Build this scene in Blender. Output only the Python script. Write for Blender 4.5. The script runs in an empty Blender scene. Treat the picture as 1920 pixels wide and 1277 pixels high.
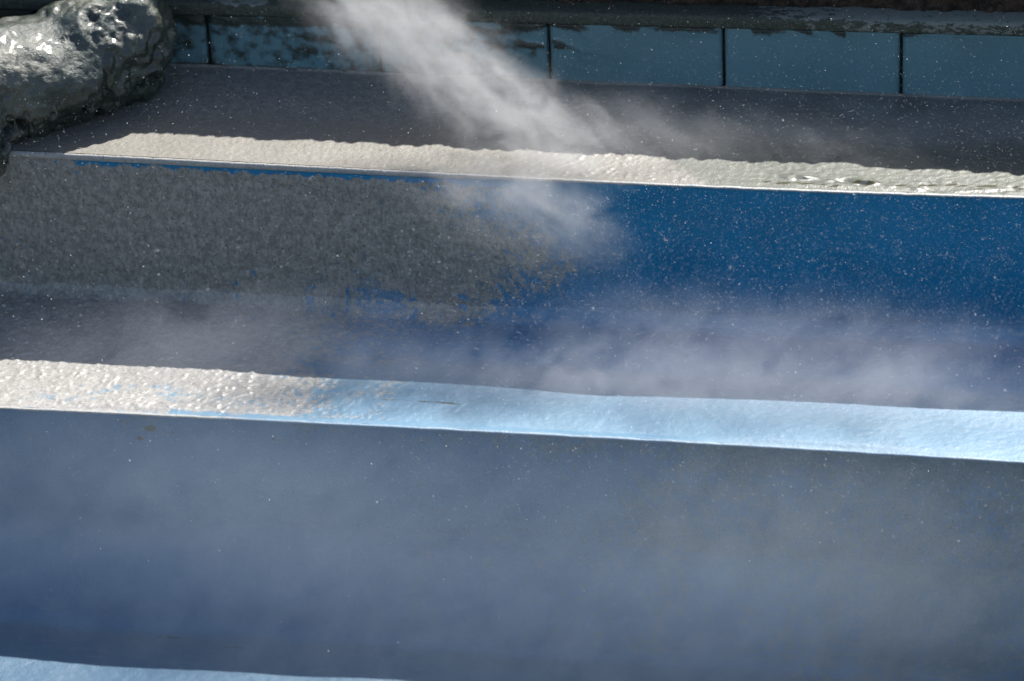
import bpy, bmesh, math, random
import numpy as np
from mathutils import Vector, Matrix

S = bpy.context.scene
rng = np.random.default_rng(7)
random.seed(7)

# ------------------------------------------------------------------ camera
CAM = Vector((2.05693, -10.68833, 5.74760))
fwd = Vector((-0.16524544, 0.85011408, -0.5))
up = Vector((-0.05249572, 0.49866942, 0.86520114))
right = fwd.cross(up).normalized()
cd = bpy.data.cameras.new("camera")
cam = bpy.data.objects.new("camera", cd)
S.collection.objects.link(cam)
M = Matrix((right, up, -fwd)).transposed().to_4x4()
M.translation = CAM
cam.matrix_world = M
cd.sensor_width = 36.0
cd.lens = 150.0
cd.clip_end = 3000
cd.dof.use_dof = True
cd.dof.focus_distance = 12.3
cd.dof.aperture_fstop = 1.8
S.camera = cam

# ------------------------------------------------------------------ light
SUN_LAT = 16.0                      # degrees the sun stands to the right of straight behind
PROF = math.tan(math.radians(49.4))
az = math.radians(SUN_LAT)
sun_dir = Vector((math.sin(az), math.cos(az), PROF * math.cos(az))).normalized()
SUN_EL = math.asin(sun_dir.z)
world = bpy.data.worlds.new("World")
S.world = world
world.use_nodes = True
wn = world.node_tree.nodes
sky = wn.new("ShaderNodeTexSky")
sky.sky_type = 'NISHITA'
sky.sun_disc = False
sky.sun_elevation = SUN_EL
sky.sun_rotation = az
sky.air_density = 1.0
sky.dust_density = 1.5
wn["Background"].inputs[1].default_value = 0.082
world.node_tree.links.new(sky.outputs[0], wn["Background"].inputs[0])
sl = bpy.data.lights.new("sun", 'SUN')
sl.energy = 4.9
sl.angle = math.radians(0.6)
sl.color = (1.0, 0.965, 0.91)
so = bpy.data.objects.new("sun", sl)
S.collection.objects.link(so)
so.location = sun_dir * 20
so.rotation_euler = sun_dir.to_track_quat('Z', 'Y').to_euler()
S.view_settings.view_transform = 'Standard'
S.view_settings.look = 'None'
S.view_settings.exposure = 1.4
S.view_settings.gamma = 1.0
try:
    S.view_settings.use_curve_mapping = False
except Exception:
    pass
S.render.engine = 'CYCLES'
S.cycles.use_denoising = True
S.cycles.max_bounces = 6
S.cycles.volume_bounces = 0
S.cycles.volume_max_steps = 128
S.cycles.transparent_max_bounces = 96
S.cycles.volume_step_rate = 2.0
S.cycles.sample_clamp_indirect = 4.0

# ------------------------------------------------------------------ noise
def _h2(ix, iy, seed):
    h = (ix.astype(np.int64) * 374761393 + iy.astype(np.int64) * 668265263 + seed * 982451653) & 0xffffffff
    h = ((h ^ (h >> 13)) * 1274126177) & 0xffffffff
    return ((h ^ (h >> 16)) & 0xffffff) / float(0x1000000)

def perlin(x, y, seed=0):
    ix, iy = np.floor(x), np.floor(y)
    fx, fy = x - ix, y - iy
    u = fx * fx * fx * (fx * (fx * 6 - 15) + 10)
    v = fy * fy * fy * (fy * (fy * 6 - 15) + 10)
    def g(ax, ay, dx, dy):
        a = _h2(ax, ay, seed) * 2 * np.pi
        return np.cos(a) * dx + np.sin(a) * dy
    n00 = g(ix, iy, fx, fy); n10 = g(ix + 1, iy, fx - 1, fy)
    n01 = g(ix, iy + 1, fx, fy - 1); n11 = g(ix + 1, iy + 1, fx - 1, fy - 1)
    return 1.5 * ((n00 * (1 - u) + n10 * u) * (1 - v) + (n01 * (1 - u) + n11 * u) * v)

def fbm(x, y, o=4, seed=0, gain=.5):
    s = 0; a = 1; t = 0
    for i in range(o):
        s = s + a * perlin(x * 2 ** i + 17.3 * i, y * 2 ** i - 9.1 * i, seed + i); t += a; a *= gain
    return s / t

def domes(x, y, seed=0, rmin=.25, rmax=.62):
    """round lumps scattered over a jittered grid; 0..1"""
    ix, iy = np.floor(x), np.floor(y)
    best = np.zeros_like(x)
    for dx in (-1, 0, 1):
        for dy in (-1, 0, 1):
            cx, cy = ix + dx, iy + dy
            px = cx + _h2(cx, cy, seed); py = cy + _h2(cx, cy, seed + 5)
            r = rmin + (rmax - rmin) * _h2(cx, cy, seed + 9) ** 2
            d = 1 - ((x - px) ** 2 + (y - py) ** 2) / r ** 2
            best = np.maximum(best, np.sqrt(np.clip(d, 0, 1)) * r / rmax)
    return best

def _h3(ix, iy, iz, seed):
    return _h2(ix + 57 * iz, iy - 131 * iz, seed)

def noise3(p, seed=0):
    i = np.floor(p); f = p - i
    w = f * f * (3 - 2 * f)
    s = 0
    for dx in (0, 1):
        for dy in (0, 1):
            for dz in (0, 1):
                v = _h3(i[:, 0] + dx, i[:, 1] + dy, i[:, 2] + dz, seed)
                s = s + v * np.where(dx, w[:, 0], 1 - w[:, 0]) * np.where(dy, w[:, 1], 1 - w[:, 1]) * np.where(dz, w[:, 2], 1 - w[:, 2])
    return s * 2 - 1

def fbm3(p, o=4, seed=0, gain=.5):
    s = 0; a = 1; t = 0
    for k in range(o):
        s = s + a * noise3(p * 2 ** k + 11.7 * k, seed + k); t += a; a *= gain
    return s / t

def sstep(a, b, x):
    t = np.clip((x - a) / (b - a), 0, 1)
    return t * t * (3 - 2 * t)

# ------------------------------------------------------------------ material helpers
class NT:
    def __init__(self, name):
        self.m = bpy.data.materials.new(name); self.m.use_nodes = True
        self.t = self.m.node_tree; self.t.nodes.clear()
        self.out = self.t.nodes.new("ShaderNodeOutputMaterial")
    def n(self, k, **kw):
        o = self.t.nodes.new(k)
        for a, b in kw.items(): setattr(o, a, b)
        return o
    def l(self, a, b): self.t.links.new(a, b)
    def put(self, sock, v):
        if isinstance(v, (int, float)): sock.default_value = v
        elif isinstance(v, (tuple, list)): sock.default_value = tuple(v) + ((1,) if len(v) == 3 and sock.type == 'RGBA' else ())
        else: self.l(v, sock)
    def math(self, op, a, b=0.0, c=None, clamp=False):
        o = self.n("ShaderNodeMath", operation=op, use_clamp=clamp)
        self.put(o.inputs[0], a); self.put(o.inputs[1], b)
        if c is not None: self.put(o.inputs[2], c)
        return o.outputs[0]
    def mix(self, f, a, b):
        o = self.n("ShaderNodeMix", data_type='RGBA')
        self.put(o.inputs[0], f); self.put(o.inputs[6], a); self.put(o.inputs[7], b)
        return o.outputs[2]
    def noise(self, vec, scale, detail=4, rough=.55, dist=0.0):
        o = self.n("ShaderNodeTexNoise")
        self.l(vec, o.inputs["Vector"])
        o.inputs["Scale"].default_value = scale; o.inputs["Detail"].default_value = detail
        o.inputs["Roughness"].default_value = rough; o.inputs["Distortion"].default_value = dist
        return o.outputs[0]
    def ramp(self, v, a, b):
        o = self.n("ShaderNodeMapRange", interpolation_type='SMOOTHSTEP')
        self.put(o.inputs[0], v); o.inputs[1].default_value = a; o.inputs[2].default_value = b
        return o.outputs[0]
    def attr(self, name):
        return self.n("ShaderNodeAttribute", attribute_name=name).outputs["Fac"]
    def pos(self, scale=(1, 1, 1)):
        c = self.n("ShaderNodeTexCoord").outputs["Object"]
        mp = self.n("ShaderNodeMapping"); self.l(c, mp.inputs[0]); mp.inputs[3].default_value = scale
        return mp.outputs[0]
    def bsdf(self, col, rough, bump=None, strength=.5, dist=.002, spec=.4, coat=0.0):
        b = self.n("ShaderNodeBsdfPrincipled")
        self.put(b.inputs["Base Color"], col); self.put(b.inputs["Roughness"], rough)
        b.inputs["Specular IOR Level"].default_value = spec
        self.put(b.inputs["Coat Weight"], coat); b.inputs["Coat Roughness"].default_value = .12
        if bump is not None:
            k = self.n("ShaderNodeBump"); k.inputs["Strength"].default_value = strength
            k.inputs["Distance"].default_value = dist; self.l(bump, k.inputs["Height"])
            self.l(k.outputs[0], b.inputs["Normal"])
        self.l(b.outputs[0], self.out.inputs[0])
        return b

def step_material(name, paint_a, paint_b, crust_a, crust_b, wet=.3, r0=.6, r1=.25, shade_pal=None, bump=.6, spec=.4):
    """faded blue paint under a grey-white mineral crust; attribute crust says where"""
    t = NT(name)
    p = t.pos()
    cr = t.attr("crust"); al = t.attr("algae_and_marks")
    fine = t.noise(p, 160, 3, .6); mid = t.noise(p, 38, 5, .65); big = t.noise(p, 5, 4, .6)
    f = t.math('ADD', cr, t.math('MULTIPLY', t.math('SUBTRACT', mid, .5), .9))
    f = t.math('ADD', f, t.math('MULTIPLY', t.math('SUBTRACT', fine, .5), 1.1))
    f = t.ramp(f, .38, .62)
    paint = t.mix(t.ramp(big, .35, .65), paint_a, paint_b)
    paint = t.mix(t.ramp(t.noise(t.pos((1, 1, 1)), 420, 2, .6), .62, .75), paint, tuple(min(1, c * 1.5 + .05) for c in paint_a))
    mot = t.ramp(t.math('ADD', t.math('MULTIPLY', mid, .5), t.math('MULTIPLY', t.noise(t.pos((1, 1, .6)), 110, 3, .6), .5)), .38, .62)
    crust = t.mix(mot, crust_a, crust_b)
    crust = t.mix(t.ramp(fine, .56, .7), crust, tuple(c * .45 for c in crust_a))
    col = t.mix(f, paint, crust)
    if shade_pal:       # palette for a tread's shaded back, the shaded tone put into the colour
        fp = t.mix(t.ramp(big, .35, .65), shade_pal[0], shade_pal[1])
        fc = t.mix(mot, shade_pal[2], shade_pal[3])
        bk = t.math('ADD', t.attr("back"), t.math('MULTIPLY', t.math('SUBTRACT', big, .5), .5), clamp=True)
        bk = t.ramp(bk, .2, .8)
        col = t.mix(bk, col, t.mix(f, fp, fc))
    # brownish algae / rust spots, and painted dark ripple reflections on the upper tread
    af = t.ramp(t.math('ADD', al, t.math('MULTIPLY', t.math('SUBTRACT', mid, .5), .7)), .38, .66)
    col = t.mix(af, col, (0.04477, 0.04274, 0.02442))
    h = t.math('ADD', t.math('MULTIPLY', fine, .5), t.math('MULTIPLY', mid, .8))
    w = t.attr("wet")
    rough = t.math('SUBTRACT', r0, t.math('MULTIPLY', w, r1))
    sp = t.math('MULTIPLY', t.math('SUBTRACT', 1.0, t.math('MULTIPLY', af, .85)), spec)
    b = t.bsdf(col, rough, h, bump, .0035, spec, t.math('MULTIPLY', t.math('MULTIPLY', w, wet), t.math('SUBTRACT', 1.0, af)))
    t.l(sp, b.inputs['Specular IOR Level'])
    return t.m

def plain(name, a, b, scale, rough=.8, bump=.6, dist=.01, lo=.35, hi=.65):
    t = NT(name); p = t.pos()
    n = t.noise(p, scale, 6, .65); n2 = t.noise(p, scale * 6, 3, .6)
    t.bsdf(t.mix(t.ramp(n, lo, hi), a, b), rough, t.math('ADD', n, t.math('MULTIPLY', n2, .3)), bump, dist)
    return t.m

# ------------------------------------------------------------------ object helpers
def link(o, parent=None, label=None, cat=None, group=None, kind=None):
    S.collection.objects.link(o)
    if parent is not None: o.parent = parent
    for k, v in (("label", label), ("category", cat), ("group", group), ("kind", kind)):
        if v: o[k] = v
    return o

def empty(name, loc, **kw):
    o = bpy.data.objects.new(name, None); o.location = loc; o.empty_display_size = .1
    return link(o, **kw)

def grid_mesh(name, P, attrs, mat, closed=False):
    """P: (rows, cols, 3) array -> mesh"""
    r, c = P.shape[:2]
    idx = np.arange(r * c).reshape(r, c)
    q = np.stack([idx[:-1, :-1], idx[:-1, 1:], idx[1:, 1:], idx[1:, :-1]], -1).reshape(-1, 4)
    me = bpy.data.meshes.new(name)
    me.vertices.add(r * c); me.vertices.foreach_set("co", P.reshape(-1).astype(np.float32))
    me.loops.add(len(q) * 4); me.loops.foreach_set("vertex_index", q.reshape(-1).astype(np.int32))
    me.polygons.add(len(q)); me.polygons.foreach_set("loop_start", (np.arange(len(q)) * 4).astype(np.int32))
    me.polygons.foreach_set("use_smooth", np.ones(len(q), bool))
    me.update(calc_edges=True); me.validate()
    for k, v in attrs.items():
        a = me.attributes.new(k, 'FLOAT', 'POINT')
        a.data.foreach_set("value", np.broadcast_to(v, (r, c)).reshape(-1).astype(np.float32))
    me.materials.append(mat)
    return me

def bm_mesh(name, bm, mat, smooth=False):
    me = bpy.data.meshes.new(name); bm.to_mesh(me); bm.free(); me.materials.append(mat)
    if smooth:
        for p in me.polygons: p.use_smooth = True
    return me

# ------------------------------------------------------------------ geometry numbers (metres)
Z1, Z2, Z3, Z4 = 0.0, -0.469, -1.015, -1.75
YW, Y1, Y2, Y3 = 0.632, 0.0, -0.629, -1.45
fine_x = np.arange(-1.72, 1.72, .0052)
XS = np.concatenate([np.linspace(-4.2, -1.74, 60), fine_x, np.linspace(1.74, 4.2, 60)])

LIP1 = np.array([(-1.536, .026), (-1.278, .027), (-.762, .021), (.061, .010), (.679, .013), (1.467, .035)])
LIP2 = np.array([(-1.394, -.650), (-.615, -.638), (.09, -.629), (.813, -.627), (1.522, -.631)])
def lipfun(pts, base):
    co = np.polyfit(pts[:, 0], pts[:, 1] - base, 3)
    return lambda x: np.polyval(co, np.clip(x, -1.7, 1.6))
off1 = lipfun(LIP1, 0.0); off2 = lipfun(LIP2, 0.0); off3 = lambda x: Y3 + 0 * x
offW = lambda x: YW + 0 * x

def px(p): return 960 + p * 650        # only a rough feel for x along the steps

# crust/algae/wet masks ------------------------------------------------
def masks_riser1(x, d):        # d = depth under the lip
    n = fbm(x * 3, d * 3, 4, 3)
    cr = 1 - sstep(-.42, .50, x + .18 * n - .12 * sstep(.12, .30, d) + .18 * (1 - sstep(.05, .25, d)))
    cr = cr * (1 - sstep(.28, .47, d + .16 * n) * .7 * sstep(-1.1, -.1, x))
    groove = sstep(.016, .020, d) * (1 - sstep(.025, .036, d + .018 * fbm(x * 40, d * 20, 3, 8))) * sstep(-1.42, -1.2, x)
    cr = cr * (1 - groove)
    cr = cr * (1 - sstep(.30, .6, x))
    cr = cr - .5 * sstep(.22, .5, fbm(x * 34, d * 26, 3, 33)) * cr * (.5 + .5 * sstep(-.1, .3, fbm(x * 4, d * 4, 2, 34)))
    al = .16 * sstep(.4, .9, x) * (1 - sstep(.02, .05, d)) + .0 * x
    return cr, al

def masks_riser2(x, d):
    n = fbm(x * 3, d * 4, 4, 70); f = fbm(x * 14, d * 16, 4, 71)
    cr = .16 + .30 * n + .16 * f + .42 * sstep(-.7, 1.2, x) + .15 * (1 - sstep(.03, .12, d))
    al = .75 * sstep(.30, .5, f) * np.exp(-(d - .05) ** 2 / .0012) * (1 - sstep(-1.0, -.85, x))
    def spot(cx, cz, rx, rz, v=1.0): return v * np.exp(-(((x - cx) / rx) ** 2 + ((d - cz) / rz) ** 2) ** 1.5)
    al = al + spot(-.957, .047, .022, .013, .9) + spot(-.99, .082, .012, .009, .8) + spot(-.60, .065, .008, .006, .8) + spot(-.895, .055, .005, .008, .8)
    al = al + .7 * sstep(.25, .45, fbm(x * 30, d * 34, 3, 72)) * np.exp(-(((x + .68) / .20) ** 2 + ((d - .455) / .025) ** 2))
    return cr, al

def riser(name, offf, zt, zb, maskf, amp, mat, parent, label):
    ds = np.concatenate([np.linspace(.002, .05, 16), np.arange(.055, zt - zb + .02, .0055)])
    X, D = np.meshgrid(XS, ds)
    cr, al = maskf(X, D)
    lump = domes(X * 46, D * 30, 21, .3, .7) * .6 + .4 * domes(X * 95, D * 70, 4)
    h = amp * cr * (.35 + .5 * lump + .55 * fbm(X * 52, D * 24, 4, 12) + .35 * fbm(X * 110, D * 60, 3, 14)) + .0012 * fbm(X * 4, D * 4, 3, 31)
    h = h * sstep(.012, .05, D) + .0035 * cr
    Y = offf(X) + .004 - h
    P = np.stack([X, Y, zt - D], -1)
    me = grid_mesh(name, P, dict(crust=cr, algae_and_marks=al, wet=.35 + .3 * fbm(X * 5, D * 5, 3, 2)), mat)
    return link(bpy.data.objects.new(name, me), parent, label)

def lip(name, offf, z, maskf, mat, parent, label=None, front=1.0):
    r = .009
    A = np.linspace(0, math.pi / 2, 7)
    py = list(r - r * np.sin(A)); pz = list(-r + r * np.cos(A))
    py += [0.0, .001, .004, .012]; pz += [-.013, -.0165, -.019, -.0195]
    py = np.array(py)[:, None]; pz = np.array(pz)[:, None]
    X = np.broadcast_to(XS, (len(py), len(XS)))
    k = front * (1 - sstep(-.9, .5, X))
    Y = offf(X) + py - .004 * k
    Zz = z + pz * (.35 + .65 * k) + .0012 * fbm(X * 18, X * 0 + z, 3, 5)
    Y = Y + .0012 * fbm(X * 22, X * 0 + 3 + z, 3, 6)
    me = grid_mesh(name, np.stack([X, Y, Zz], -1), dict(crust=maskf(X), algae_and_marks=0 * X, wet=.4 + 0 * X), mat)
    return link(bpy.data.objects.new(name, me), parent, label)

def tread(name, offb, offf, z, hf, maskf, mat, parent, label, cove=.085, fade=(-9, -8)):
    L = float(np.mean(offb(XS) - offf(XS)))
    c0 = 1 - cove / L
    ts = np.concatenate([np.linspace(0, c0, 118)[:-1], c0 + (1 - c0) * np.sin(np.linspace(0, np.pi / 2, 22))])
    X, T = np.meshgrid(XS, ts)
    yb = offb(X) + (.0025 if cove > .02 else .012); yf = offf(X) + .0085
    Y = yf + (yb - yf) * T
    cr, al, wt = maskf(X, Y, Y - yf)
    edge = sstep(0, .03, Y - yf)
    h = hf(X, Y, cr) * edge
    dback = np.clip(cove - (yb - Y), 0, cove)
    h = h + (cove - np.sqrt(np.maximum(cove ** 2 - dback ** 2, 0)))
    P = np.stack([X, Y, z + h], -1)
    me = grid_mesh(name, P, dict(crust=cr, algae_and_marks=al, wet=wt * (1 - .6 * sstep(*fade, Y)), back=sstep(*fade, Y)), mat)
    return link(bpy.data.objects.new(name, me), parent, label)

# ------------------------------------------------------------------ materials
R1 = ((.0006, .118, .238), (.0008, .138, .275), (.145, .142, .126), (.245, .237, .212))
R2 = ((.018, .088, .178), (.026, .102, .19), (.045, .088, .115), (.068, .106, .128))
m_riser1 = step_material("riser_blue_paint", *R1, spec=.22)
m_riser2 = step_material("lower_riser_paint", *R2, spec=.3)
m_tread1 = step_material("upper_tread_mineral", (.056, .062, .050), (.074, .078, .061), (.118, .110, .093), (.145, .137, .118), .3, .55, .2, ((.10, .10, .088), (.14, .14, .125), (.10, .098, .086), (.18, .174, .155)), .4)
m_tread2 = step_material("middle_tread_mineral", (.050, .130, .205), (.062, .148, .220), (.18, .172, .157), (.25, .238, .22), .35, .55, .2, R1, .38)
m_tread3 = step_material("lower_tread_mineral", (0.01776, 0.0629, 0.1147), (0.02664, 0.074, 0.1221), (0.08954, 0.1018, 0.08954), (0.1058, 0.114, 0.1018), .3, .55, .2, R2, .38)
m_lip = step_material("lip_mineral", (0.09768, 0.1709, 0.2442), (0.1424, 0.2035, 0.2523), (0.2238, 0.2198, 0.2035), (0.2686, 0.2605, 0.2442), .5)

# ------------------------------------------------------------------ the stepped cascade
casc = empty("stepped_cascade", (0, 0, Z4), label="broad stepped fountain cascade of blue painted concrete with white mineral crust", cat="fountain")
casc.location = (0, 0, 0)

def h_t1(x, y, cr):
    h = .0045 * fbm(x * 2.2, y * 3, 3, 40) + .0007 * fbm(x * 60, y * 40, 3, 41) + .0006 * domes(x * 110, y * 110, 42) * cr + .0010 * fbm(x * 130, y * 130, 2, 39)
    h += .003 * domes(x * 46, y * 46, 43, .05, .4) * sstep(-.1, .2, x) * (1 - sstep(.45, .75, x)) * cr
    # flowing film of water with ripples on the right, along the lip
    k = sstep(.42, .8, x + .6 * (y - .06))
    rip = np.sin((x * 26 + 1.6 * fbm(x * 5, y * 9, 3, 46) * 4 + y * 60)) * .5 + fbm(x * 22, y * 45, 3, 44)
    band = np.exp(-((y - .07 - .006 * np.sin(x * 9)) / .022) ** 2) * sstep(.62, .85, x)
    h = h * (1 - .7 * k) + k * .002 + .011 * rip * band * sstep(-.2, .3, fbm(x * 7, y * 20, 2, 45)) + k * .0012 * fbm(x * 45, y * 60, 3, 47)
    return h
def m_t1(x, y, d):
    n = fbm(x * 3, y * 4, 4, 48)
    cr = np.clip(1.0 - .75 * sstep(.40, .62, x + .9 * (y - .05) + .06 * n), 0, 1)
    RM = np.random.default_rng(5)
    painted_ripples = 0 * x  # dark ripple reflections painted into the colour along the upper lip
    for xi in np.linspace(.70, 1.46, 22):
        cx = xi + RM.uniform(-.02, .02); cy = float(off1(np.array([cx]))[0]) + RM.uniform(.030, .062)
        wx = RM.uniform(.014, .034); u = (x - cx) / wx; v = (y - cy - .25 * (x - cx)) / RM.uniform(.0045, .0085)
        painted_ripples = np.maximum(painted_ripples, RM.uniform(.5, .95) * np.exp(-(u * u + v * v) ** 1.5))
    al = painted_ripples + 0 * np.exp(-((y - .075 - .02 * (x - .9) + .006 * np.sin(x * 9)) / .022) ** 2) * sstep(.6, .85, x) * sstep(-.16, -.02, fbm(x * 26 + y * 40, y * 75, 3, 138)) + .10 * sstep(.5, .8, x) + .12 * sstep(.35, .6, y) + 0 * x
    al = al + .30 * sstep(0, .03, .21 + (x - .97) * .47 + .02 * n - y) * sstep(.7, .95, x) * sstep(.15, .19, y)
    w = .30 + .45 * sstep(.4, .8, x) + .2 * sstep(.1, .4, fbm(x * 9, y * 9, 3, 49)) + .25 * np.exp(-(y / .05) ** 2)
    return cr, al, np.clip(w, 0, 1)
def h_t2(x, y, cr):
    k = 1 - sstep(-.75, .25, x)
    h = .010 * fbm(x * 1.6 + 4, y * 2, 2, 50) + .0007 * fbm(x * 40, y * 60, 3, 51)
    h += cr * (.0036 * domes(x * 70, y * 60, 52, .06, .6) * (.4 + .8 * sstep(-.2, .3, fbm(x * 6, y * 8, 3, 55))) + .0024 * domes(x * 85, y * 75, 53, .1, .6) + .0022 * fbm(x * 30, y * 26, 3, 54) + .0012 * fbm(x * 120, y * 100, 3, 59))
    h += .0010 * domes(x * 30, y * 30, 56, .01, .2) * (1 - k)
    h += .006 * cr * sstep(-.30, -.12, y) * (fbm(x * 50, y * 50, 3, 65) * .6 + .5 * domes(x * 46, y * 46, 66, .2, .7))
    return h
def m_t2(x, y, d):
    n = fbm(x * 3, y * 5, 4, 57); n2 = fbm(x * 8, y * 14, 4, 58)
    cr = 1 - sstep(-1.0, .15, x + .25 * n + .25 * n2)
    streak = .9 * sstep(-.3, .2, n2) * np.exp(-((y + .54 - .16 * (x + 1.1) + .08 * n) / .045) ** 2) * sstep(-1.45, -1.3, x) * (1 - sstep(-.95, -.75, x))
    cr = cr * (1 - .40 * streak) * sstep(.0, .03, d + .02 * n2 + .02 * (x < -.9))
    kb = sstep(-.35, -.05, y + .05 * n)
    cr = cr * .85 * (1 - kb) + kb * np.clip(masks_riser1(x, .42 - 1.0 * y)[0], 0, 1)
    al = .55 * np.exp(-((y + .485 - .03 * n) / .010) ** 2) * sstep(-.42, -.3, x) * (1 - sstep(-.1, .02, x)) 
    w = .35 + .5 * cr + .2 * sstep(0, .4, n)
    return cr, al, np.clip(w, 0, 1)
def h_t3(x, y, cr):
    return .010 * fbm(x * 1.8 + 2, y * 2, 2, 60) + .0009 * fbm(x * 30, y * 40, 3, 61) + .003 * cr * domes(x * 40, y * 40, 62)
def m_t3(x, y, d):
    n = fbm(x * 4, y * 7, 4, 63)
    al = .6 * np.exp(-(((x + .86) / .07) ** 2 + ((y + .955) / .010) ** 2)) + .55 * np.exp(-(((x + .68) / .10) ** 2 + ((y + .985 + .02 * (x + .68)) / .006) ** 2)) + .4 * np.exp(-(((x + .93) / .05) ** 2 + ((y + 1.05) / .012) ** 2))
    kb = sstep(-1.12, -.85, y)
    return sstep(.15, .6, n) * .25 * (1 - kb) + kb * masks_riser2(x, .6 + 0 * x)[0], al, .5 + 0 * x

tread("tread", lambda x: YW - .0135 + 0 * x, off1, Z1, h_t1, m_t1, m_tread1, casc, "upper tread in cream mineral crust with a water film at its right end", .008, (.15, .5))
lip("lip", off1, Z1, lambda x: .85 - .25 * sstep(.2, .6, x), m_lip, casc)
riser("riser", off1, Z1, Z2, masks_riser1, .0075, m_riser1, casc, "upper riser, grey crust at left turning into deep blue paint")
tread("tread", off1, off2, Z2, h_t2, m_t2, m_tread2, casc, "middle tread, lumpy white crust at left and pale blue at right", .05, (-.36, -.16))
lip("lip", off2, Z2, lambda x: .9 * (1 - sstep(-.95, -.4, x)), m_lip, casc, None, 0.0)
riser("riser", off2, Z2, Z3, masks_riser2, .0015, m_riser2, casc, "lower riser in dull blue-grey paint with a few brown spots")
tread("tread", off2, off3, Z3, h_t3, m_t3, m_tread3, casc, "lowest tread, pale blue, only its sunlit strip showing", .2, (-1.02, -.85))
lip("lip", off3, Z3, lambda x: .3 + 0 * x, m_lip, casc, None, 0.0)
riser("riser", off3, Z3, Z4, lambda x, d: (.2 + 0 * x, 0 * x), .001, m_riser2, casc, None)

# ------------------------------------------------------------------ back wall with glazed panels
def wtop(x): return .193 + .0165 * x
m_tile = NT("teal_panel")
p = m_tile.pos(); al = m_tile.attr("algae_and_marks")
n1 = m_tile.noise(p, 22, 5, .65); n2 = m_tile.noise(p, 3, 3, .5); n3 = m_tile.noise(p, 260, 2, .6)
c = m_tile.mix(m_tile.ramp(n2, .35, .65), (.083, .168, .194), (.098, .192, .220))
c = m_tile.mix(m_tile.ramp(n3, .63, .74), c, (0.06919, 0.1099, 0.1221))
c = m_tile.mix(m_tile.ramp(m_tile.math('ADD', al, m_tile.math('MULTIPLY', m_tile.math('SUBTRACT', n1, .5), 1.1)), .35, .75), c, (0.0259, 0.0333, 0.02812))
m_tile.bsdf(c, .42, m_tile.math('ADD', n1, m_tile.math('MULTIPLY', al, .6)), .5, .003)
m_mortar = plain("dark_mortar", (0.00814, 0.01018, 0.00814), (0.02035, 0.02035, 0.01424), 30)
m_cope = NT("coping_stone")
p = m_cope.pos(); sp = m_cope.attr("algae_and_marks")
n1 = m_cope.noise(m_cope.pos((.6, 1, 1.2)), 62, 5, .72); n2 = m_cope.noise(p, 120, 4, .6)
c = m_cope.mix(m_cope.ramp(n2, .35, .65), (0.03256, 0.03866, 0.02645), (0.06105, 0.06512, 0.04884))
c = m_cope.mix(m_cope.ramp(m_cope.math('ADD', sp, m_cope.math('MULTIPLY', m_cope.math('SUBTRACT', n1, .5), 1.6)), .46, .58), c, (.16, .17, .145))
m_cope.bsdf(c, .75, m_cope.math('ADD', n1, n2), .8, .004)
m_bank = plain("brown_bank", (0.01424, 0.008954, 0.005698), (0.06512, 0.0407, 0.02645), 26, .95, 1.0, .02, .38, .62)

wall = empty("tiled_wall", (0, YW, 0), label="low back wall of teal glazed panels with dark joints under a weathered coping", cat="wall")
# mortar backing
bm = bmesh.new()
nx = 60; xs = np.linspace(-4.2, 4.2, nx)
vs = []
for x in xs:
    vs.append([bm.verts.new((x, y, z)) for (y, z) in ((.026, -.06), (.026, wtop(x) + .0), (.10, wtop(x) + .0), (.10, -.06))])
for a, b in zip(vs[:-1], vs[1:]):
    for k in range(4):
        bm.faces.new((a[k], b[k], b[(k + 1) % 4], a[(k + 1) % 4]))
link(bpy.data.objects.new("mortar", bm_mesh("mortar", bm, m_mortar)), wall)
# panels
joints = [-.514 - .531 * k for k in range(1, 7)][::-1] + [-.514, .007, .534, 1.062] + [1.062 + .530 * k for k in range(1, 6)]
for a, b in zip(joints[:-1], joints[1:]):
    g = .0045
    x0, x1 = a + g, b - g
    us = np.concatenate([[x0, x0 + .003], np.linspace(x0 + .008, x1 - .008, 90), [x1 - .003, x1]])
    nz = 40
    X, T = np.meshgrid(us, np.linspace(0, 1, nz))
    Zg = -.05 + (wtop(X) - .002 + .05) * T
    e = np.minimum(np.minimum(X - x0, x1 - X), .012) / .012
    crusty = 1 - sstep(-.12, .05, X)                       # old growth on the left panels
    gn = fbm(X * 7 + Zg * 9, Zg * 12, 4, 80)
    gd = fbm(X * 16 + Zg * 20, Zg * 24 - X * 14, 3, 81)
    top = sstep(.045, .0, wtop(X) - Zg + .02 * gn)
    alg = .95 * top * sstep(-.05, .3, gn + .25 * (X < .9) - .25 * (X > 1.1)) + crusty * (.50 + .35 * gd + .15 * gn) + .8 * (1 - sstep(.0, .012, Zg + .006 * gn))
    alg += .7 * sstep(.08, .3, gn) * np.exp(-((X + .02) / .16) ** 2)
    Y = -.0 + .012 * (1 - np.sqrt(np.clip(e, 0, 1))) - .004 * alg * sstep(0, .3, gn) - .0008 * fbm(X * 5, Zg * 5, 2, 82)
    me = grid_mesh("tile", np.stack([X, Y, Zg], -1), dict(algae_and_marks=alg), m_tile.m)
    # returns of the slab edges back to the mortar
    bmt = bmesh.new(); bmt.from_mesh(me)
    edges = [ed for ed in bmt.edges if ed.is_boundary]
    r = bmesh.ops.extrude_edge_only(bmt, edges=edges)
    for v in [q for q in r["geom"] if isinstance(q, bmesh.types.BMVert)]: v.co.y = .0275
    bmt.to_mesh(me); bmt.free()
    link(bpy.data.objects.new("tile", me), wall)
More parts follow.
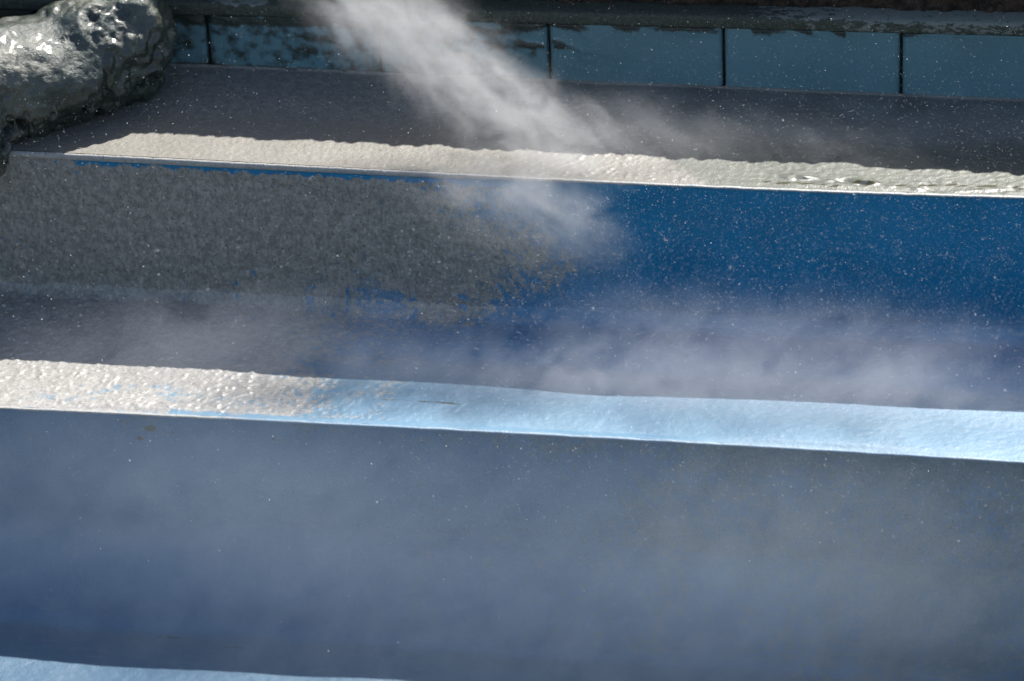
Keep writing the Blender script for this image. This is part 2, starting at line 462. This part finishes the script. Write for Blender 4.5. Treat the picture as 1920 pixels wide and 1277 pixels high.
# coping: front face, rounded top edge, top
ts = np.array([(.03, .002), (-.006, .0015), (-.010, .004), (-.011, .010), (-.011, .018), (-.011, .026), (-.010, .033), (-.007, .0385), (-.001, .041), (.010, .0425), (.025, .043), (.045, .043), (.07, .043), (.10, .043)])
Xc = np.broadcast_to(XS[::2], (len(ts), len(XS[::2])))
Y = ts[:, :1] + .004 * fbm(Xc * 6, ts[:, 1:] * 40 + 0 * Xc, 3, 90) + .0015 * fbm(Xc * 45, ts[:, 1:] * 200 + 0 * Xc, 2, 91)
Zc = ts[:, 1:] * 1.0 + wtop(Xc) + .002 * fbm(Xc * 8, ts[:, :1] * 30 + 0 * Xc, 3, 92)
alg = -.1 + .56 * sstep(.3, 1.0, Xc) + .48 * np.exp(-((Xc + .93) / .12) ** 2) + .25 * sstep(.035, .041, ts[:, 1:] + 0 * Xc)
me = grid_mesh("coping", np.stack([Xc, Y, Zc], -1), dict(algae_and_marks=alg), m_cope.m)
link(bpy.data.objects.new("coping", me), wall)

# dark earthy bank rising behind the coping (this is what shades the upper tread)
ny = 70
prof = [(.085, 0), (.08, .05), (.075, .12), (.07, .2), (.06, .28), (.05, .34)]
T = np.linspace(0, 1, 64)
zz = np.interp(T, [0, .7, .8, .9, 1], [.19, .605, .62, .63, .66])
yy = np.interp(T, [0, .55, .7, .8, .9, 1], [.70, .675, .69, .80, 1.4, 3.5])
Xb, Tt = np.meshgrid(np.arange(-4.2, 4.2, .012), T)
Zb = np.interp(Tt, T, zz); Yb = np.interp(Tt, T, yy)
nb = fbm(Xb * 6, Tt * 9, 5, 100); nb2 = domes(Xb * 26, Tt * 26, 101)
Yb = Yb - .022 * nb - .016 * nb2 + .006
Zb = Zb + .011 * fbm(Xb * 3.2, Tt * 3, 3, 103) * sstep(.5, .75, Tt) + .006 * nb2 * sstep(.6, .8, Tt)
me = grid_mesh("earth_bank", np.stack([Xb, np.maximum(Yb, .645), Zb], -1), {}, m_bank)
link(bpy.data.objects.new("earth_bank", me), kind="structure")

# ------------------------------------------------------------------ ground far around
m_ground = plain("gravel_ground", (0.0407, 0.03866, 0.03256), (0.07326, 0.06919, 0.06105), 8, .95, .5, .02)
me = bpy.data.meshes.new("ground")
me.from_pydata([(-400, -400, Z4), (400, -400, Z4), (400, 3.4, Z4), (-400, 3.4, Z4)], [], [(0, 1, 2, 3)]); me.materials.append(m_ground)
link(bpy.data.objects.new("ground", me), kind="structure")
me = bpy.data.meshes.new("ground")
me.from_pydata([(-400, 3.4, .65), (400, 3.4, .65), (400, 800, .65), (-400, 800, .65), (-400, 3.4, Z4), (400, 3.4, Z4)], [], [(0, 1, 2, 3), (4, 5, 1, 0)]); me.materials.append(m_ground)
link(bpy.data.objects.new("ground", me), kind="structure")

# ------------------------------------------------------------------ crusted rock at upper left
def build_rock():
    bm = bmesh.new()
    def blob(c, r, ax=None):
        Rm = Matrix.Identity(4)
        if ax is not None:
            Rm = Vector(ax).normalized().to_track_quat('X', 'Z').to_matrix().to_4x4()
        mt = Matrix.Translation(Vector(c)) @ Rm @ Matrix.Diagonal((*r, 1))
        bmesh.ops.create_icosphere(bm, subdivisions=4, radius=1, matrix=mt)
    ax = (.36, .30, .03)
    blob((-1.48, .27, .13), (.30, .19, .165), ax)
    blob((-1.36, .40, .155), (.20, .19, .175), ax)
    blob((-1.255, .46, .175), (.145, .17, .165), ax)
    blob((-1.62, .14, .13), (.26, .17, .18), ax)
    blob((-1.66, -.02, .02), (.19, .10, .15), ax)
    blob((-1.82, .04, .09), (.32, .16, .20), ax)
    blob((-1.56, .30, .17), (.22, .14, .11), ax)
    blob((-1.73, .14, .25), (.12, .12, .13))
    blob((-1.38, .33, .06), (.28, .12, .07), ax)
    blob((-2.1, .05, .1), (.4, .25, .3))
    me = bpy.data.meshes.new("rock_base"); bm.to_mesh(me); bm.free()
    o = bpy.data.objects.new("rock_base", me); S.collection.objects.link(o)
    md = o.modifiers.new("r", 'REMESH'); md.mode = 'VOXEL'; md.voxel_size = .006
    sm = o.modifiers.new("s", 'SMOOTH'); sm.iterations = 12
    dg = bpy.context.evaluated_depsgraph_get()
    out = bpy.data.meshes.new_from_object(o.evaluated_get(dg))
    bpy.data.objects.remove(o); bpy.data.meshes.remove(me)
    n = len(out.vertices)
    P = np.empty(n * 3, np.float32); out.vertices.foreach_get("co", P); P = P.reshape(-1, 3).astype(float)
    N = np.empty(n * 3, np.float32); out.vertex_normals.foreach_get("vector", N); N = N.reshape(-1, 3).astype(float)
    rel = P - np.array([-1.42, .17, .15])
    a = np.array(ax) / np.linalg.norm(ax)
    along = rel @ a
    smooth_top = sstep(.3, .9, N[:, 2]) * (1 - sstep(-.02, .22, along)) 
    endk = sstep(.02, .25, along)
    big = fbm3(P * 7, 3, 200)
    rid = np.minimum(np.abs(noise3(P * 11, 210)) * 1.5, 1) * .8 + np.minimum(np.abs(noise3(P * 25, 211)) * 1.5, 1) * .32 - .3
    med = fbm3(P * 26, 3, 220)
    pits = sstep(.28, .62, fbm3(P * 24 + 8.3, 2, 231))
    low = 1 - sstep(.03, .15, P[:, 2])
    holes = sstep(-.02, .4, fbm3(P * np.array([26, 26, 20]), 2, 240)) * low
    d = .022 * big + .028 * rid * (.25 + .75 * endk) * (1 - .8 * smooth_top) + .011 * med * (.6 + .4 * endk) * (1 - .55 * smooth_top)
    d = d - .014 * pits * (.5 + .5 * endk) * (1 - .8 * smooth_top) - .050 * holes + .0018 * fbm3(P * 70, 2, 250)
    P2 = P + N * d[:, None]
    # drips hanging along the lower edge
    drip = np.clip(noise3(P * np.array([30, 30, 0.5]), 260), 0, 1) * (1 - sstep(-.0, .08, P[:, 2])) * .03
    P2[:, 2] -= drip
    out.vertices.foreach_set("co", P2.reshape(-1).astype(np.float32)); out.update()
    for nm, v in (("pit", pits * .35 + holes), ("smooth", smooth_top)):
        at = out.attributes.new(nm, 'FLOAT', 'POINT'); at.data.foreach_set("value", v.astype(np.float32))
    for p_ in out.polygons: p_.use_smooth = True
    out.name = "crusted_rock"
    return out
t = NT("wet_rock")
p = t.pos(); n1 = t.noise(p, 14, 5, .6); n2 = t.noise(p, 90, 4, .6); n3 = t.noise(p, 5, 3, .5)
c = t.mix(t.ramp(n1, .35, .65), (.013, .021, .016), (.028, .038, .028))
c = t.mix(t.ramp(n3, .45, .7), c, (0.06919, 0.07122, 0.05291))
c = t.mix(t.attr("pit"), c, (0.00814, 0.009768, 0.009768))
n4 = t.noise(p, 210, 3, .65)
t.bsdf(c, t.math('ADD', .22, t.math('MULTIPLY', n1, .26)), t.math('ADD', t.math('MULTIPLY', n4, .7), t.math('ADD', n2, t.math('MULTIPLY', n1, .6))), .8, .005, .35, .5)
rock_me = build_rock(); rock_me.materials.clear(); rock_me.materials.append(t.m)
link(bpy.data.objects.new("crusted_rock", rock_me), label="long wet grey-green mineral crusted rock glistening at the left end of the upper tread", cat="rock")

# ------------------------------------------------------------------ steam and drifting spray
def mist(name, blobs, lo, hi, sc, th, wd, axis, stretch, col, label, aniso=.1, voxel=.014, rough=.6):
    """a fog volume: ellipsoid puffs (centre, axis, radii, strength) broken up by noise drawn out along the drift axis"""
    g = bpy.data.node_groups.new(name + "_field", 'GeometryNodeTree')
    g.interface.new_socket("Geometry", in_out='OUTPUT', socket_type='NodeSocketGeometry')
    N = g.nodes; L = g.links
    def mth(op, a, b=0.0, clamp=False):
        o = N.new("ShaderNodeMath"); o.operation = op; o.use_clamp = clamp
        for k, v in enumerate((a, b)):
            if isinstance(v, (int, float)): o.inputs[k].default_value = v
            else: L.new(v, o.inputs[k])
        return o.outputs[0]
    def rmp(v, a, b):
        o = N.new("ShaderNodeMapRange"); o.interpolation_type = 'SMOOTHSTEP'
        L.new(v, o.inputs[0]); o.inputs[1].default_value = a; o.inputs[2].default_value = b
        return o.outputs[0]
    P = N.new("GeometryNodeInputPosition").outputs[0]
    def local(c, ax, r):
        """coordinates in the puff's own frame"""
        q = Vector(ax).normalized().to_track_quat('X', 'Z').to_matrix()
        sub = N.new("ShaderNodeVectorMath"); sub.operation = 'SUBTRACT'; L.new(P, sub.inputs[0]); sub.inputs[1].default_value = c
        cb = N.new("ShaderNodeCombineXYZ")
        for k in range(3):
            d = N.new("ShaderNodeVectorMath"); d.operation = 'DOT_PRODUCT'; L.new(sub.outputs[0], d.inputs[0])
            d.inputs[1].default_value = tuple(q.col[k] / r[k]); L.new(d.outputs["Value"], cb.inputs[k])
        return cb.outputs[0]
    nz = N.new("ShaderNodeTexNoise"); L.new(local((0, 0, 0), axis, (stretch, 1, 1)), nz.inputs["Vector"])
    nz.inputs["Scale"].default_value = sc; nz.inputs["Detail"].default_value = 5; nz.inputs["Roughness"].default_value = rough
    nz.inputs["Distortion"].default_value = .8
    total = None
    for (c, ax, r, st) in blobs:
        ln = N.new("ShaderNodeVectorMath"); ln.operation = 'LENGTH'; L.new(local(c, ax, r), ln.inputs[0])
        fall = rmp(ln.outputs["Value"], 1.0, .1)
        k = rmp(mth('ADD', nz.outputs[0], mth('MULTIPLY', fall, .22)), th, th + wd)
        d = mth('MULTIPLY', mth('MULTIPLY', fall, k), st)
        total = d if total is None else mth('ADD', total, d)
    vc = N.new("GeometryNodeVolumeCube"); L.new(total, vc.inputs["Density"])
    vc.inputs["Min"].default_value = lo; vc.inputs["Max"].default_value = hi
    for k, ax in enumerate("XYZ"): vc.inputs["Resolution " + ax].default_value = max(4, int((hi[k] - lo[k]) / voxel))
    t = NT(name + "_volume")
    v = t.n("ShaderNodeVolumePrincipled")
    v.inputs["Color"].default_value = (*col, 1); v.inputs["Anisotropy"].default_value = aniso; v.inputs["Density"].default_value = 1.0
    t.l(v.outputs[0], t.out.inputs["Volume"])
    sm = N.new("GeometryNodeSetMaterial"); L.new(vc.outputs[0], sm.inputs[0]); sm.inputs["Material"].default_value = t.m
    o_ = N.new("NodeGroupOutput"); L.new(sm.outputs[0], o_.inputs[0])
    me = bm_mesh(name, bmesh.new(), t.m)
    o = bpy.data.objects.new(name, me)
    md = o.modifiers.new("fog", 'NODES'); md.node_group = g
    return link(o, label=label, kind="stuff")

PL = (.62, -.10, -.44)
mist("steam_plume", [
    ((-.36, .22, .36), PL, (.56, .20, .26), 5.39),
    ((-.12, .17, .19), PL, (.46, .18, .27), 4.85),
    ((.13, .10, .08), (.5, -.1, -.25), (.46, .14, .27), 4.04),
    ((.10, .02, .02), (1, 0, -.1), (.42, .14, .15), 3.2),
    ((.72, .17, .06), (1, 0, -.05), (.85, .16, .16), .75),
    ((.40, .14, .10), (1, 0, -.3), (.40, .14, .18), 1.3),
], (-.95, -.09, .006), (1.5, .42, .72), 14, .50, .30, PL, 2.0, (1, 1, 1), "pale grey steam plume drifting down onto the upper tread", voxel=.009, rough=.66)
mist("steam_wisp", [
    ((-.02, -.10, .0), (1, 0, -.12), (.44, .10, .16), 3.4),
    ((.14, -.12, -.06), (1, 0, -.5), (.34, .10, .20), 2.6),
    ((.06, -.13, -.14), (1, 0, -.4), (.46, .09, .24), 1.7),
], (-.6, -.24, -.40), (.68, -.012, .18), 14, .44, .36, (1, 0, -.45), 2.0, (1, 1, 1), "thin steam wisp hanging below the upper lip in the middle", voxel=.009, rough=.66)
mist("drifting_spray", [
    ((.85, -.36, -.36), (1, 0, -.04), (1.35, .25, .32), 1.22),
    ((.75, -.42, -.42), (1, 0, -.03), (1.3, .22, .17), 2.15),
    ((.0, -.42, -.42), (1, 0, -.03), (.9, .20, .15), 1.41),
    ((-.75, -.36, -.40), (1, 0, .12), (1.1, .24, .26), 1.03),
    ((1.15, -.45, -.34), (.6, 0, .5), (.42, .14, .16), 0.938),
], (-1.8, -.66, -.462), (1.9, -.08, .02), 11, .42, .34, (.8, 0, .6), 1.7, (.84, .89, 1.0), "bluish spray mist drifting over the middle tread", voxel=.012, rough=.66)  # blue of the sky-lit shade is tinted into the spray colour
mist("low_mist", [
    ((.0, -1.0, -.62), (1, 0, -.05), (3.6, .48, 1.0), .24),
    ((.9, -1.0, -.62), (1, 0, .2), (1.3, .40, .60), .20),
    ((-.5, -1.0, -.55), (1, 0, -.4), (1.2, .40, .50), .13),
    ((.1, -1.0, -.98), (1, 0, 0), (2.0, .38, .24), .26),
], (-2.0, -1.42, -1.01), (2.0, -.655, -.22), 12, .33, .42, (.8, 0, .6), 1.6, (.77, .89, 1.0), "thin mist in front of the lower riser", voxel=.014, rough=.68)  # bluish shade put into the volume colour; the droplets themselves are white

# ------------------------------------------------------------------ flying droplets
def droplets(name, n, lo, hi, rlo, rhi, label, clear=lambda p: True, sub=1, stretch=1.6):
    bm = bmesh.new()
    if sub: bmesh.ops.create_icosphere(bm, subdivisions=sub, radius=1)
    else:
        q = [bm.verts.new(c) for c in ((1, 0, 0), (-1, 0, 0), (0, 1, 0), (0, -1, 0), (0, 0, 1), (0, 0, -1))]
        for a in (0, 1):
            for b in (2, 3):
                for c in (4, 5): bm.faces.new((q[a], q[b], q[c]))
        bm.verts.index_update()
    V = np.array([v.co[:] for v in bm.verts]); F = np.array([[v.index for v in f.verts] for f in bm.faces]); bm.free()
    pts = []
    while len(pts) < n:
        p = [random.uniform(a, b) for a, b in zip(lo, hi)]
        if clear(p): pts.append(p)
    pts = np.array(pts)
    r = rlo + (rhi - rlo) * rng.random(n) ** 6
    st = 1 + stretch * rng.random(n) ** 2
    ang = rng.normal(-.5, .5, n)
    allv = []; 
    for i in range(n):
        v = V * r[i]; v = v.copy(); v[:, 0] *= st[i]
        c, s = math.cos(ang[i]), math.sin(ang[i])
        x = v[:, 0] * c - v[:, 2] * s; z = v[:, 0] * s + v[:, 2] * c
        allv.append(np.stack([x, v[:, 1], z], 1) + pts[i])
    allv = np.concatenate(allv); allf = (F[None] + (np.arange(n) * len(V))[:, None, None]).reshape(-1, 3)
    me = bpy.data.meshes.new(name)
    me.from_pydata(allv.tolist(), [], allf.tolist())
    me.polygons.foreach_set("use_smooth", np.ones(len(allf), bool))
    me.materials.append(m_drop)
    return link(bpy.data.objects.new(name, me), label=label, kind="stuff")
t = NT("water_drop")
b = t.n("ShaderNodeBsdfPrincipled"); b.inputs["Base Color"].default_value = (.95, .97, 1, 1); b.inputs["Roughness"].default_value = .12
tr = t.n("ShaderNodeBsdfTranslucent"); tr.inputs[0].default_value = (.95, .97, 1, 1)
mx = t.n("ShaderNodeMixShader"); mx.inputs[0].default_value = .5
tp = t.n("ShaderNodeBsdfTransparent"); m2 = t.n("ShaderNodeMixShader"); m2.inputs[0].default_value = .62
t.l(b.outputs[0], mx.inputs[1]); t.l(tr.outputs[0], mx.inputs[2]); t.l(mx.outputs[0], m2.inputs[1]); t.l(tp.outputs[0], m2.inputs[2]); t.l(m2.outputs[0], t.out.inputs[0])
m_drop = t.m
def free(p):
    x, y, z = p
    if z < -.45 and random.random() < .6: return False
    if y > 0: return z > .01
    if y > -.63: return z > Z2 + .02 and y < -.02
    return z > Z3 + .02 and y < -.66
droplets("flying_droplets", 1900, (-1.7, -1.3, -1.0), (1.7, .6, .42), .0005, .0015, "scattered bright water droplets flying over the cascade", free)
def free_fine(p):
    x, y, z = p
    if z < -.47 and random.random() < .45: return False
    if x < -.2 and random.random() < .5: return False
    if x > .1 and y < 0 and z > -.47: return free(p)
    return free(p) and random.random() < .6
droplets("fine_spray", 60000, (-1.7, -1.1, -1.0), (1.7, .6, .40), .00028, .00068, "very fine white spray specks hanging in front of the blue risers", free_fine, 0, 5.0)
